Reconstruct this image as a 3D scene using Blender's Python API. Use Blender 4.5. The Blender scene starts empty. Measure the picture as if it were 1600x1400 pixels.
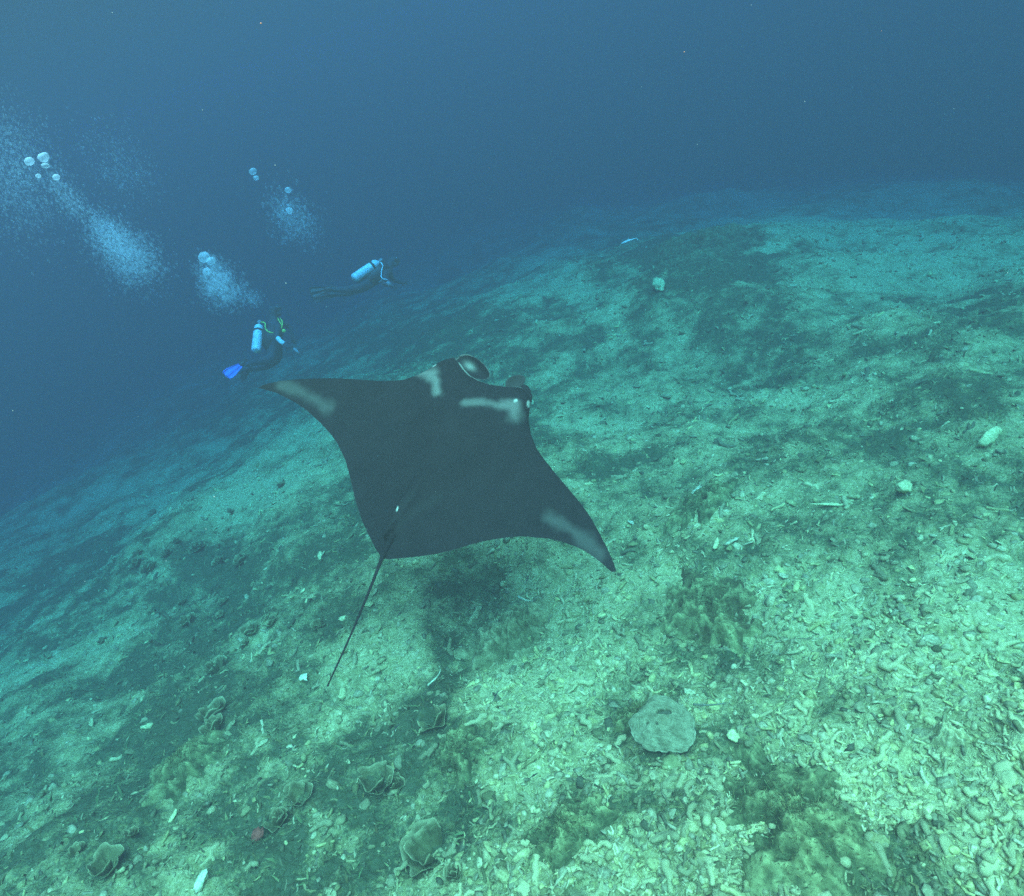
import bpy, bmesh, math, random
import numpy as np
from mathutils import Vector, Matrix, Quaternion

random.seed(7)
RNG = np.random.default_rng(11)
S = bpy.context.scene
C = S.collection

# ------------------------------------------------------------------ camera
FOV = math.radians(75.0)
FPX = 800.0 / math.tan(FOV / 2)
UP_CAM = np.array([-.29, .797, .53]); UP_CAM /= np.linalg.norm(UP_CAM)      # gravity-up seen by the camera
fw = np.array([0, 0, -1.0])
Yc = fw - (fw @ UP_CAM) * UP_CAM; Yc /= np.linalg.norm(Yc)
Xc = np.cross(Yc, UP_CAM)
ROT = np.array([Xc, Yc, UP_CAM])            # world <- camera
CAM = np.array([0.0, 0.0, 4.0])
cd = bpy.data.cameras.new('camera'); cam = bpy.data.objects.new('camera', cd); C.objects.link(cam)
cd.angle = FOV; cd.clip_start = .05; cd.clip_end = 500
cam.matrix_world = Matrix.Translation(Vector(CAM)) @ Matrix(ROT.tolist()).to_4x4()
S.camera = cam

# ------------------------------------------------------------------ daylight
SUN_EL, SUN_AZ = math.radians(68), math.radians(152)     # azimuth from world +Y towards +X
W = bpy.data.worlds.new('World'); S.world = W; W.use_nodes = True
nt = W.node_tree
sky = nt.nodes.new('ShaderNodeTexSky'); sky.sky_type = 'NISHITA'; sky.sun_disc = False
sky.sun_elevation = SUN_EL; sky.sun_rotation = SUN_AZ
bg = nt.nodes['Background']; bg.inputs['Strength'].default_value = .12
nt.links.new(sky.outputs[0], bg.inputs[0])
sl = bpy.data.lights.new('sun', 'SUN'); so = bpy.data.objects.new('sun', sl); C.objects.link(so)
sl.energy = 4.0; sl.angle = math.radians(60); sl.color = (1, .96, .75)
sd = Vector((math.sin(SUN_AZ) * math.cos(SUN_EL), math.cos(SUN_AZ) * math.cos(SUN_EL), math.sin(SUN_EL)))
so.rotation_euler = sd.to_track_quat('Z', 'Y').to_euler()
S.view_settings.view_transform = 'Standard'; S.view_settings.look = 'None'
S.view_settings.gamma = 1; S.view_settings.use_curve_mapping = False
S.view_settings.exposure = 2.64
S.cycles.volume_bounces = 1; S.cycles.max_bounces = 6; S.cycles.diffuse_bounces = 2
S.cycles.transparent_max_bounces = 48
S.cycles.use_denoising = False
S.cycles.sample_clamp_indirect = 4

# ------------------------------------------------------------------ maths helpers
def ray(x, y):
    """world direction through a photo pixel, one metre deep along the lens axis"""
    return ROT @ np.array([(x - 800) / FPX, -(y - 700) / FPX, -1.0])
def at(x, y, depth): return CAM + ray(x, y) * depth

def _hash(ix, iy, seed):
    h = (ix.astype(np.int64) * 374761393 + iy.astype(np.int64) * 668265263 + seed * 974711) & 0xffffffff
    h = ((h ^ (h >> 13)) * 1274126177) & 0xffffffff
    return ((h ^ (h >> 16)) & 0xffff) / 65535.0
def vnoise(x, y, seed=0):
    ix = np.floor(x); iy = np.floor(y); fx = x - ix; fy = y - iy
    fx = fx * fx * fx * (fx * (fx * 6 - 15) + 10); fy = fy * fy * fy * (fy * (fy * 6 - 15) + 10)
    a = _hash(ix, iy, seed); b = _hash(ix + 1, iy, seed); c = _hash(ix, iy + 1, seed); d = _hash(ix + 1, iy + 1, seed)
    return (a + (b - a) * fx) * (1 - fy) + (c + (d - c) * fx) * fy - .5
def fbm(x, y, scale, octv, seed=0, gain=.5):
    s = 0; a = 1.0; f = 1.0 / scale
    for o in range(octv):
        cs, sn = math.cos(.7 * o + seed), math.sin(.7 * o + seed)
        s = s + a * vnoise((x * cs - y * sn) * f + 17.3 * o, (x * sn + y * cs) * f - 9.1 * o, seed + o); a *= gain; f *= 2.03
    return s

GN = ROT @ np.array([-.30, .87, .39]); GN /= np.linalg.norm(GN)
GH = 3.4
SL = -GN[:2] / GN[2]                           # slope of the reef
Z0 = CAM[2] - GH / GN[2]
DROP_DIR = np.array([-.97, .24])
def ground_z(x, y):
    x = np.asarray(x, float); y = np.asarray(y, float)
    s = SL[0] * x + SL[1] * y
    s = np.where(s > 0, 1.6 * np.tanh(s / 1.6), -9 * np.tanh(-s / 9))
    d = DROP_DIR[0] * x + DROP_DIR[1] * y
    drop = -.035 * np.maximum(d - 4.2, 0) ** 1.35
    drop = -6 * np.tanh(-drop / 6)
    r = np.hypot(x, y)
    drop = drop - 5 * np.tanh(.004 * np.maximum(r - 11.5, 0) ** 1.6 / 5)
    z = Z0 + s + drop
    z = z + fbm(x, y, 3.4, 2, 3) * .42 + fbm(x, y, .9, 3, 5) * .19 + fbm(x, y, 7, 2, 44) * .75 * smoothstep(6, 13, r)
    z = z - .10 * np.maximum(x - 5, 0) ** 1.25 * smoothstep(4, 9, y) + .25 * np.exp(-((x - 3.2) / 2.6) ** 2 - ((y - 10) / 2.2) ** 2)
    near = np.clip((22 - r) / 10, 0, 1)
    bil = .5 - np.abs(fbm(x, y, .30, 3, 8))
    z = z + near * (bil * .09 + fbm(x, y, .09, 2, 12) * .032)
    return z
def ground_hit(x, y):
    d = ray(x, y); t = np.linspace(.5, 60, 3000)
    P = CAM[None] + d[None] * t[:, None]
    below = np.nonzero(P[:, 2] < ground_z(P[:, 0], P[:, 1]))[0]
    return P[below[0]] if len(below) else P[-1]
def ground_pt(x, y): return Vector((x, y, float(ground_z(x, y))))
def ground_normal(x, y, e=.15):
    dzx = (ground_z(x + e, y) - ground_z(x - e, y)) / (2 * e); dzy = (ground_z(x, y + e) - ground_z(x, y - e)) / (2 * e)
    return Vector((-float(dzx), -float(dzy), 1)).normalized()

# ------------------------------------------------------------------ object helpers
def tag(o, label=None, cat=None, group=None, kind=None):
    for k, v in (('label', label), ('category', cat), ('group', group), ('kind', kind)):
        if v: o[k] = v
    return o
def empty(name, loc, label, cat, group=None):
    o = bpy.data.objects.new(name, None); C.objects.link(o); o.location = loc; o.empty_display_size = .1
    return tag(o, label, cat, group)
def link(name, me, mat=None, parent=None, smooth=True):
    if mat and not me.materials: me.materials.append(mat)
    if smooth: me.polygons.foreach_set('use_smooth', np.ones(len(me.polygons), bool))
    o = bpy.data.objects.new(name, me); C.objects.link(o)
    if parent: o.parent = parent
    return o
def tri_mesh(name, V, T):
    me = bpy.data.meshes.new(name); V = np.ascontiguousarray(V, np.float32); T = np.ascontiguousarray(T, np.int32)
    n = T.shape[1]
    me.vertices.add(len(V)); me.vertices.foreach_set('co', V.ravel())
    me.loops.add(T.size); me.loops.foreach_set('vertex_index', T.ravel())
    me.polygons.add(len(T)); me.polygons.foreach_set('loop_start', np.arange(0, T.size, n, dtype=np.int32))
    me.update(calc_edges=True); me.validate()
    return me
def set_attr(me, name, vals):
    a = me.attributes.new(name, 'FLOAT', 'POINT'); a.data.foreach_set('value', np.ascontiguousarray(vals, np.float32))
def set_col(me, name, cols):
    c4 = np.ones((len(cols), 4), np.float32); c4[:, :3] = cols
    a = me.attributes.new(name, 'FLOAT_COLOR', 'POINT'); a.data.foreach_set('color', c4.ravel())
def bm_mesh(name, bm):
    me = bpy.data.meshes.new(name); bm.normal_update(); bm.to_mesh(me); bm.free(); return me
def ico(sub):
    bm = bmesh.new(); bmesh.ops.create_icosphere(bm, subdivisions=sub, radius=1)
    V = np.array([v.co[:] for v in bm.verts]); T = np.array([[v.index for v in f.verts] for f in bm.faces]); bm.free()
    return V, T
def tube(path, radii, n=8, cap=True):
    """closed tube along a list of points -> verts, triangles"""
    path = np.asarray(path, float); m = len(path); V = []; 
    tng = np.gradient(path, axis=0); tng /= np.linalg.norm(tng, axis=1)[:, None] + 1e-9
    ref = np.array([0, 0, 1.0]) if abs(tng[0][2]) < .9 else np.array([1.0, 0, 0])
    for i in range(m):
        a = np.cross(tng[i], ref); a /= np.linalg.norm(a); b = np.cross(tng[i], a); ref = -np.cross(tng[i], a) if False else ref
        for k in range(n):
            t = 2 * math.pi * k / n; V.append(path[i] + radii[i] * (math.cos(t) * a + math.sin(t) * b))
    T = []
    for i in range(m - 1):
        for k in range(n):
            p, q = i * n + k, i * n + (k + 1) % n
            T += [[p, q, q + n], [p, q + n, p + n]]
    if cap:
        V += [path[0] - tng[0] * radii[0] * .5, path[-1] + tng[-1] * radii[-1] * .5]; e0 = m * n; e1 = e0 + 1
        for k in range(n):
            T += [[e0, (k + 1) % n, k], [e1, (m - 1) * n + k, (m - 1) * n + (k + 1) % n]]
    return np.array(V), np.array(T)
def bezier(pts, n):
    """smooth (Catmull-Rom) resampling of a point list"""
    p = np.asarray(pts, float); p = np.vstack([2 * p[0] - p[1], p, 2 * p[-1] - p[-2]]); out = []
    seg = len(p) - 3
    for i in range(n):
        u = i / (n - 1) * seg; k = min(int(u), seg - 1); t = u - k; a, b, c, d = p[k:k + 4]
        out.append(.5 * (2 * b + (c - a) * t + (2 * a - 5 * b + 4 * c - d) * t * t + (3 * b - a - 3 * c + d) * t ** 3))
    return np.array(out)
def smoothstep(a, b, x):
    t = np.clip((x - a) / (b - a), 0, 1); return t * t * (3 - 2 * t)

# ------------------------------------------------------------------ materials
def mat(name, col=(.5, .5, .5), rough=.7, spec=.3, metal=0.0):
    m = bpy.data.materials.new(name); m.use_nodes = True; b = m.node_tree.nodes['Principled BSDF']
    b.inputs['Base Color'].default_value = (*col, 1); b.inputs['Roughness'].default_value = rough
    b.inputs['Specular IOR Level'].default_value = spec; b.inputs['Metallic'].default_value = metal
    return m
def nodes(m): return m.node_tree.nodes, m.node_tree.links, m.node_tree.nodes['Principled BSDF']
def add(m, t, **kw):
    n = m.node_tree.nodes.new(t)
    for k, v in kw.items(): setattr(n, k, v)
    return n
def noise_tex(m, scale, detail=4, rough=.6, coord='Object'):
    N, L, b = nodes(m)
    tc = add(m, 'ShaderNodeTexCoord'); n = add(m, 'ShaderNodeTexNoise')
    n.inputs['Scale'].default_value = scale; n.inputs['Detail'].default_value = detail; n.inputs['Roughness'].default_value = rough
    L.new(tc.outputs[coord], n.inputs['Vector']); return n
def ramp(m, fac, stops):
    r = add(m, 'ShaderNodeValToRGB'); e = r.color_ramp.elements
    while len(e) < len(stops): e.new(.5)
    for i, (p, c) in enumerate(stops): e[i].position = p; e[i].color = (*c, 1)
    m.node_tree.links.new(fac, r.inputs[0]); return r.outputs[0]
def mixc(m, fac, a, b, mode='MIX'):
    n = add(m, 'ShaderNodeMix', data_type='RGBA', blend_type=mode); L = m.node_tree.links
    for sock, v in ((n.inputs[0], fac), (n.inputs[6], a), (n.inputs[7], b)):
        if hasattr(v, 'is_linked'): L.new(v, sock)
        elif isinstance(v, tuple): sock.default_value = (*v, 1)
        else: sock.default_value = v
    return n.outputs[2]
def attr(m, name, out='Fac'):
    a = add(m, 'ShaderNodeAttribute', attribute_name=name); return a.outputs[out]
def bump(m, height, strength, dist=.02):
    N, L, b = nodes(m); bp = add(m, 'ShaderNodeBump'); bp.inputs['Strength'].default_value = strength; bp.inputs['Distance'].default_value = dist
    L.new(height, bp.inputs['Height']); L.new(bp.outputs[0], b.inputs['Normal'])

SAND = (.64, .59, .25); RUB = (.40, .37, .15); ALG = (.10, .12, .05); OLIVE = (.23, .235, .09)
def seabed_material():
    m = mat('reef_sand_and_algae', rough=.95, spec=.1); N, L, b = nodes(m)
    n1 = noise_tex(m, 1.9, 6, .7); n2 = noise_tex(m, 6.5, 6, .72); n3 = noise_tex(m, 48, 4, .7); n4 = noise_tex(m, 26, 3, .6)
    v = add(m, 'ShaderNodeTexVoronoi'); v.feature = 'DISTANCE_TO_EDGE'; v.inputs['Scale'].default_value = 14
    tc = add(m, 'ShaderNodeTexCoord'); L.new(tc.outputs['Object'], v.inputs['Vector'])
    acc = None
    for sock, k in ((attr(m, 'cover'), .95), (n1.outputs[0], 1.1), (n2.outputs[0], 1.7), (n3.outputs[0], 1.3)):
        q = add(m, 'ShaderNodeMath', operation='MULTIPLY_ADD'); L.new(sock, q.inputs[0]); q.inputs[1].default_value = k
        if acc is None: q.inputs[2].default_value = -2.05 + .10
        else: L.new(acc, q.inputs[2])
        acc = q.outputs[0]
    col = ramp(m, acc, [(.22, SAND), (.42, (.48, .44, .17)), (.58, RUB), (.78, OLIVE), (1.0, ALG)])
    crack = ramp(m, v.outputs['Distance'], [(0, (.5, .52, .4)), (.12, (1, 1, 1))])
    col = mixc(m, .55, col, crack, 'MULTIPLY')
    sp = ramp(m, n4.outputs[0], [(.36, (.62, .66, .5)), (.6, (1, 1, 1))])
    col = mixc(m, .7, col, sp, 'MULTIPLY')
    L.new(col, b.inputs['Base Color'])
    h = add(m, 'ShaderNodeMath', operation='ADD'); L.new(n3.outputs[0], h.inputs[0]); L.new(n4.outputs[0], h.inputs[1])
    bump(m, h.outputs[0], .8, .03)
    return m
def tint_material(name, rough=.9, nscale=40, lo=.55):
    m = mat(name, rough=rough, spec=.15); N, L, b = nodes(m)
    n = noise_tex(m, nscale, 3, .6); c = ramp(m, n.outputs[0], [(.3, (lo, lo, lo * .85)), (.65, (1.1, 1.1, 1.05))])
    L.new(mixc(m, 1.0, attr(m, 'tint', 'Color'), c, 'MULTIPLY'), b.inputs['Base Color']); bump(m, n.outputs[0], .5, .01)
    return m
M_SEABED = seabed_material()
M_RUBBLE = tint_material('broken_coral', nscale=55)
M_CORAL = tint_material('living_coral', nscale=18, lo=.5)
M_TURF = tint_material('algae_turf', nscale=30, lo=.7)

# ------------------------------------------------------------------ water body
SURF = 6.9
def haze_box():
    bm = bmesh.new(); bmesh.ops.create_cube(bm, size=1)
    me = bm_mesh('haze', bm); o = link('haze', me, smooth=False)
    o.scale = (150, 150, 32); o.location = (0, 0, SURF + .02 - 16)
    m = bpy.data.materials.new('sea_water_haze'); m.use_nodes = True; n = m.node_tree.nodes; n.remove(n['Principled BSDF'])
    v = n.new('ShaderNodeVolumePrincipled')
    v.inputs['Density'].default_value = .40; v.inputs['Anisotropy'].default_value = 0
    v.inputs['Color'].default_value = (.0275, .0295, .0312, 1)
    v.inputs['Absorption Color'].default_value = (.16, .52, .705, 1)
    m.node_tree.links.new(v.outputs[0], n['Material Output'].inputs['Volume'])
    me.materials.append(m)
    tag(o, 'blue-green sea water filling the whole scene', 'water', kind='stuff')
haze_box()
def water_surface():
    n = 60; g = np.linspace(-74, 74, n); X, Y = np.meshgrid(g, g); Z = SURF + .0 * X
    i = np.arange(n - 1)[:, None] * n + np.arange(n - 1)[None]; Q = np.stack([i, i + 1, i + n + 1, i + n], -1).reshape(-1, 4)
    me = tri_mesh('water_surface', np.stack([X, Y, Z], -1).reshape(-1, 3), Q)
    m = bpy.data.materials.new('water_surface'); m.use_nodes = True; N = m.node_tree.nodes; L = m.node_tree.links; N.remove(N['Principled BSDF'])
    fr = N.new('ShaderNodeFresnel'); fr.inputs[0].default_value = 1.33; tr = N.new('ShaderNodeBsdfTransparent'); gl = N.new('ShaderNodeBsdfGlossy'); gl.inputs['Roughness'].default_value = .12
    tc = N.new('ShaderNodeTexCoord'); nz = N.new('ShaderNodeTexNoise'); nz.inputs['Scale'].default_value = .9; bp = N.new('ShaderNodeBump'); bp.inputs['Distance'].default_value = .25; bp.inputs['Strength'].default_value = .4
    L.new(tc.outputs['Object'], nz.inputs['Vector']); L.new(nz.outputs[0], bp.inputs['Height']); L.new(bp.outputs[0], gl.inputs['Normal'])
    mx = N.new('ShaderNodeMixShader'); L.new(fr.outputs[0], mx.inputs[0]); L.new(tr.outputs[0], mx.inputs[1]); L.new(gl.outputs[0], mx.inputs[2]); L.new(mx.outputs[0], N['Material Output'].inputs[0])
    tag(link('water_surface', me, m), 'rippled sea surface seen from below', 'water surface', kind='structure')
water_surface()

# ------------------------------------------------------------------ seabed
# weedy or painted-shadow (positive) and bare sand (negative) patches: centre x, y and radii in photo pixels, weight
PATCH = [(705, 1055, 42, 40, .5), (735, 1005, 40, 40, .35), (1110, 950, 75, 45, .38), (1100, 775, 95, 26, .32), (550, 800, 60, 50, .55), (300, 1000, 130, 120, .45),  # opening pair paints a shadow crescent into the cover below the ray
         (240, 1200, 140, 120, .5), (100, 1330, 140, 80, .4), (1000, 1110, 45, 35, .6), (1240, 1265, 130, 75, .95), (890, 1290, 70, 40, .5),
         (1390, 1225, 110, 36, .5), (720, 1170, 90, 60, .4), (1080, 385, 150, 45, .95), (1490, 650, 120, 60, .5), (460, 920, 110, 60, .35),
         (1500, 790, 110, 60, .4), (140, 900, 160, 70, .4), (640, 1360, 90, 50, .45), (1560, 470, 100, 40, .5), (1340, 460, 60, 20, .4),
         (700, 500, 120, 50, .3), (560, 520, 100, 30, .3), (450, 1330, 120, 60, .4), (400, 870, 100, 60, .3),
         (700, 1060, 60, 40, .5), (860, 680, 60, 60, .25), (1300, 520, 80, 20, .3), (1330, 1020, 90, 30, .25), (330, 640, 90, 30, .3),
         (980, 640, 120, 40, -.4), (1090, 560, 120, 40, -.4), (1270, 620, 90, 60, -.3), (1200, 350, 110, 20, -.6), (900, 460, 90, 30, -.4),
         (640, 940, 60, 50, -.3), (1000, 960, 60, 60, -.35), (500, 1215, 60, 30, -.5), (380, 780, 70, 30, -.5), (255, 800, 50, 40, -.5),
         (480, 690, 60, 30, -.5), (105, 1060, 30, 45, -.4), (45, 1260, 25, 90, -.25), (600, 1000, 80, 50, -.25), (340, 1230, 40, 60, -.5),
         (620, 620, 60, 20, -.2), (1130, 1150, 70, 60, -.3), (1300, 1130, 110, 70, -.45), (1480, 980, 110, 100, -.4), (1080, 1330, 60, 50, -.5),
         (830, 1180, 40, 90, -.35), (1400, 400, 150, 30, -.35), (900, 960, 40, 80, -.3), (1530, 1240, 90, 120, -.3), (30, 1330, 25, 50, -.3), (90, 1180, 25, 45, -.4), (200, 890, 60, 20, -.4), (130, 960, 50, 20, -.35), (400, 720, 70, 25, -.35), (300, 1330, 40, 50, -.4), (560, 1100, 40, 40, -.3), (1250, 1050, 130, 60, -.4), (930, 1080, 70, 50, -.3), (1180, 880, 90, 40, -.25), (1380, 900, 110, 50, -.2), (720, 1290, 50, 30, -.3), (780, 880, 60, 30, -.2)]
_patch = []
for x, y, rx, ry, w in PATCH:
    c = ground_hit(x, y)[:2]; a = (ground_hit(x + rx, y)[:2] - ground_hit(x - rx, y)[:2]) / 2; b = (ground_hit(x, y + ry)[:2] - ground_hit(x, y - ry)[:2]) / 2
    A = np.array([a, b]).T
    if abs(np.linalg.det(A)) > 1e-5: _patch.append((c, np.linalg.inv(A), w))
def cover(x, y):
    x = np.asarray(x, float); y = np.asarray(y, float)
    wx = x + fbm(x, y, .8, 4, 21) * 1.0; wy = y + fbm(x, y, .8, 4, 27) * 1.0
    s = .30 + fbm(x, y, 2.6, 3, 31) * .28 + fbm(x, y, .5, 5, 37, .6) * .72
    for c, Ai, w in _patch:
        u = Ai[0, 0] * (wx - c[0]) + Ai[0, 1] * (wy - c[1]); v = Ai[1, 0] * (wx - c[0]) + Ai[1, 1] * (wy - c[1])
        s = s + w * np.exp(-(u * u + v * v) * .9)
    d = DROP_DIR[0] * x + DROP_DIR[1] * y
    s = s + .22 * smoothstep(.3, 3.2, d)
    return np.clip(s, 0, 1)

def seabed():
    dense = np.radians(np.linspace(-82, 82, 760)); sparse = np.radians(np.linspace(84, 276, 60))
    th = np.concatenate([dense, sparse]); na = len(th)
    rr = .4 * (70 / .4) ** (np.linspace(0, 1, 720)); nr = len(rr)
    X = rr[:, None] * np.sin(th)[None]; Y = rr[:, None] * np.cos(th)[None]
    Z = ground_z(X, Y)
    V = np.stack([X, Y, Z], -1).reshape(-1, 3)
    i = np.arange(nr - 1)[:, None] * na; k = np.arange(na)[None]; k2 = (k + 1) % na
    Q = np.stack([i + k, i + na + k, i + na + k2, i + k2], -1).reshape(-1, 4)
    me = tri_mesh('seabed', V, Q[:, ::-1])
    ctr = np.array([[0, 0, float(ground_z(0, 0))]])
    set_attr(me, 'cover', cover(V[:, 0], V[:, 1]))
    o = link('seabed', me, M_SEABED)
    tag(o, 'sloping reef floor of pale sand, rubble and dark algae', 'seabed', kind='structure')
    return o
BED = seabed()

# ------------------------------------------------------------------ coral rubble
def finger(n=6, rings=5, seed=0, fork=True):
    r = random.Random(seed); L = 1.0
    path = [(-.5 + i / (rings - 1), r.uniform(-.1, .1) * (i > 0), r.uniform(-.06, .06)) for i in range(rings)]
    rad = [r.uniform(.09, .15) * (1 - .3 * i / (rings - 1)) for i in range(rings)]
    V, T = tube(path, rad, n)
    if fork:
        k = r.randint(1, rings - 2); p = np.array(path[k]); d = np.array([r.uniform(.1, .4), r.choice([-1, 1]) * r.uniform(.25, .4), r.uniform(-.05, .2)])
        V2, T2 = tube([p, p + d * .5, p + d], [.1, .085, .06], n); T = np.vstack([T, T2 + len(V)]); V = np.vstack([V, V2])
    return V, T
def shard(seed=0):
    V, T = ico(1); g = np.random.default_rng(seed + 50)
    V = V[:12] if False else V
    V = np.sign(V) * np.abs(V) ** .8 * (1 + g.normal(0, .2, (len(V), 1))) * np.array([.5, .3, .2]) * g.uniform(.7, 1.3, 3)
    return V, T
def chunk(sub=1, seed=0):
    V, T = ico(sub); g = np.random.default_rng(seed)
    d = g.normal(size=(6, 3)); V2 = V.copy()
    for q in d: V2 += .13 * np.sin(V @ q * 1.8 + q[0])[:, None] * V
    if sub > 1: V2 = V2 * (1 + .075 * sum(np.sin(V @ (q * 4.2) + q[1] * 3) for q in d) * .6)[:, None]
    V2 = V2 * (1 + .22 * np.abs(np.sin(V @ d[0] * 3)) * np.sign(d[1, 0]))[:, None]
    if sub > 2:
        V2 = V2 * (1 + .10 * np.sum([np.sin(V @ (q * 9) + 5 * q[2]) for q in d], 0) / 3 + .07 * np.sum([np.sin(V @ (q[::-1] * 17) + 7 * q[1]) for q in d], 0) / 3 + g.normal(0, .018, len(V)))[:, None]
    V2 *= np.array([.5, .36, .26]) * g.uniform(.8, 1.2, 3); return V2, T
def flake(seed=0, n=9):
    g = np.random.default_rng(seed); V = []; T = []
    for j, (r, z, s) in enumerate(((0, .06, 1), (.28, .07, 1), (.5, 0, 1), (.46, -.05, 1), (0, -.02, 1))):
        m = 1 if r == 0 else n
        for k in range(m):
            t = 2 * math.pi * k / n; q = r * (1 + .22 * math.sin(2 * t + seed) + .12 * math.sin(3 * t + 2 * seed))
            V.append((q * math.cos(t), .75 * q * math.sin(t), z + .12 * q * math.cos(t + seed)))
    for k in range(n):
        k2 = (k + 1) % n
        T.append([0, 1 + k, 1 + k2])
        for b in (1, 1 + n):
            T += [[b + k, b + n + k, b + n + k2], [b + k, b + n + k2, b + k2]]
        T.append([1 + 3 * n, 1 + 2 * n + k2, 1 + 2 * n + k])
    return np.array(V), np.array(T)
LOW = [finger(5, 4, s, s % 2 == 0) for s in range(6)] + [shard(s) for s in range(5)] + [flake(s, 7) for s in range(3)]
HIGH = [finger(8, 7, s, s % 2 == 0) for s in range(6)] + [chunk(4, s) for s in range(5)] + [flake(s, 14) for s in range(3)]
KIND = ['coral_finger'] * 6 + ['coral_lump'] * 5 + ['coral_flake'] * 3

def rubble():
    n = 60000
    th = np.radians(RNG.uniform(-66, 66, n)); r = 1.2 * (17 / 1.2) ** RNG.uniform(0, 1, n)
    x = r * np.sin(th); y = r * np.cos(th)
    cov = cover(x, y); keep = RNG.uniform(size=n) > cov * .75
    x, y, r, cov = x[keep], y[keep], r[keep], cov[keep]; n = len(x)
    z = ground_z(x, y)
    kind = RNG.integers(0, len(LOW), n); kind = np.where(RNG.uniform(size=n) < .15, RNG.integers(0, 6, n), kind)
    size = np.exp(RNG.normal(-3.15, .58, n)); size = np.clip(size, .015, .18)
    size = np.where(r > 5, size * np.minimum((r / 5) ** .35, 1.5), size)
    size = np.where(np.isin(kind, range(6, 14)), np.minimum(size * .9, .11), size)
    yaw = RNG.uniform(0, 6.283, n); tilt = RNG.normal(0, .35, n); roll = RNG.uniform(-.6, .6, n)
    pale = np.clip(RNG.normal(.55, .27, n) - .6 * (cov - .4), 0, 1)
    base = np.array([.68, .62, .27]); dk = np.array([.14, .14, .06])
    col = dk + (base - dk) * pale[:, None]; col *= RNG.uniform(.7, 1.15, (n, 1)); col[:, 2] *= RNG.uniform(.8, 1.15, n)
    app = size / np.sqrt(r * r + (CAM[2] - z) ** 2)
    big = np.zeros(n, bool); 
    # pieces that show largest inside the frame become individuals
    P = (np.stack([x, y, z], 1) - CAM) @ ROT; px = 800 + FPX * P[:, 0] / -P[:, 2]; py = 700 - FPX * P[:, 1] / -P[:, 2]
    ok = (px > 0) & (px < 1600) & (py > 0) & (py < 1400) & (P[:, 2] < 0)
    order = np.argsort(-np.where(ok, app, 0))[:270]; big[order] = True
    def rot(yaw, tilt, roll):
        c, s = np.cos, np.sin
        Rz = np.zeros((len(yaw), 3, 3)); Rz[:, 0, 0] = c(yaw); Rz[:, 0, 1] = -s(yaw); Rz[:, 1, 0] = s(yaw); Rz[:, 1, 1] = c(yaw); Rz[:, 2, 2] = 1
        Ry = np.zeros_like(Rz); Ry[:, 0, 0] = c(tilt); Ry[:, 0, 2] = s(tilt); Ry[:, 2, 0] = -s(tilt); Ry[:, 2, 2] = c(tilt); Ry[:, 1, 1] = 1
        Rx = np.zeros_like(Rz); Rx[:, 0, 0] = 1; Rx[:, 1, 1] = c(roll); Rx[:, 1, 2] = -s(roll); Rx[:, 2, 1] = s(roll); Rx[:, 2, 2] = c(roll)
        return Rz @ Ry @ Rx
    RM = rot(yaw, tilt, roll); lift = size * RNG.uniform(-.12, .08, n)
    Vs, Ts, Cs = [], [], []; off = 0
    for k in range(len(LOW)):
        V, T = LOW[k]; idx = np.nonzero((kind == k) & ~big)[0]
        if not len(idx): continue
        W3 = np.einsum('nij,vj->nvi', RM[idx], V) * size[idx][:, None, None] + np.stack([x, y, z + lift], 1)[idx][:, None]
        Vs.append(W3.reshape(-1, 3)); Cs.append(np.repeat(col[idx], len(V), 0))
        Ts.append((T[None] + (np.arange(len(idx)) * len(V))[:, None, None] + off).reshape(-1, 3)); off += len(idx) * len(V)
    me = tri_mesh('coral_rubble', np.vstack(Vs), np.vstack(Ts)); set_col(me, 'tint', np.vstack(Cs))
    tag(link('coral_rubble', me, M_RUBBLE, smooth=False), 'countless small broken coral pieces strewn over the reef slope', 'rubble', kind='stuff')
    cache = {}
    for j in order:
        k = int(kind[j]); tone = min(int(pale[j] * 4), 3)
        if (k, tone) not in cache:
            V, T = HIGH[k]; me = tri_mesh(KIND[k], V, T)
            set_col(me, 'tint', np.repeat((dk + (base - dk) * (.25 + .25 * tone))[None], len(V), 0)); cache[k, tone] = me
            me.materials.append(M_RUBBLE); me.polygons.foreach_set('use_smooth', np.ones(len(me.polygons), bool))
        o = bpy.data.objects.new(KIND[k], cache[k, tone]); C.objects.link(o)
        o.matrix_world = Matrix.Translation((x[j], y[j], z[j] + lift[j])) @ Matrix(RM[j].tolist()).to_4x4() @ Matrix.Scale(float(size[j]), 4)
        o.parent = BED
rubble()

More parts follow.
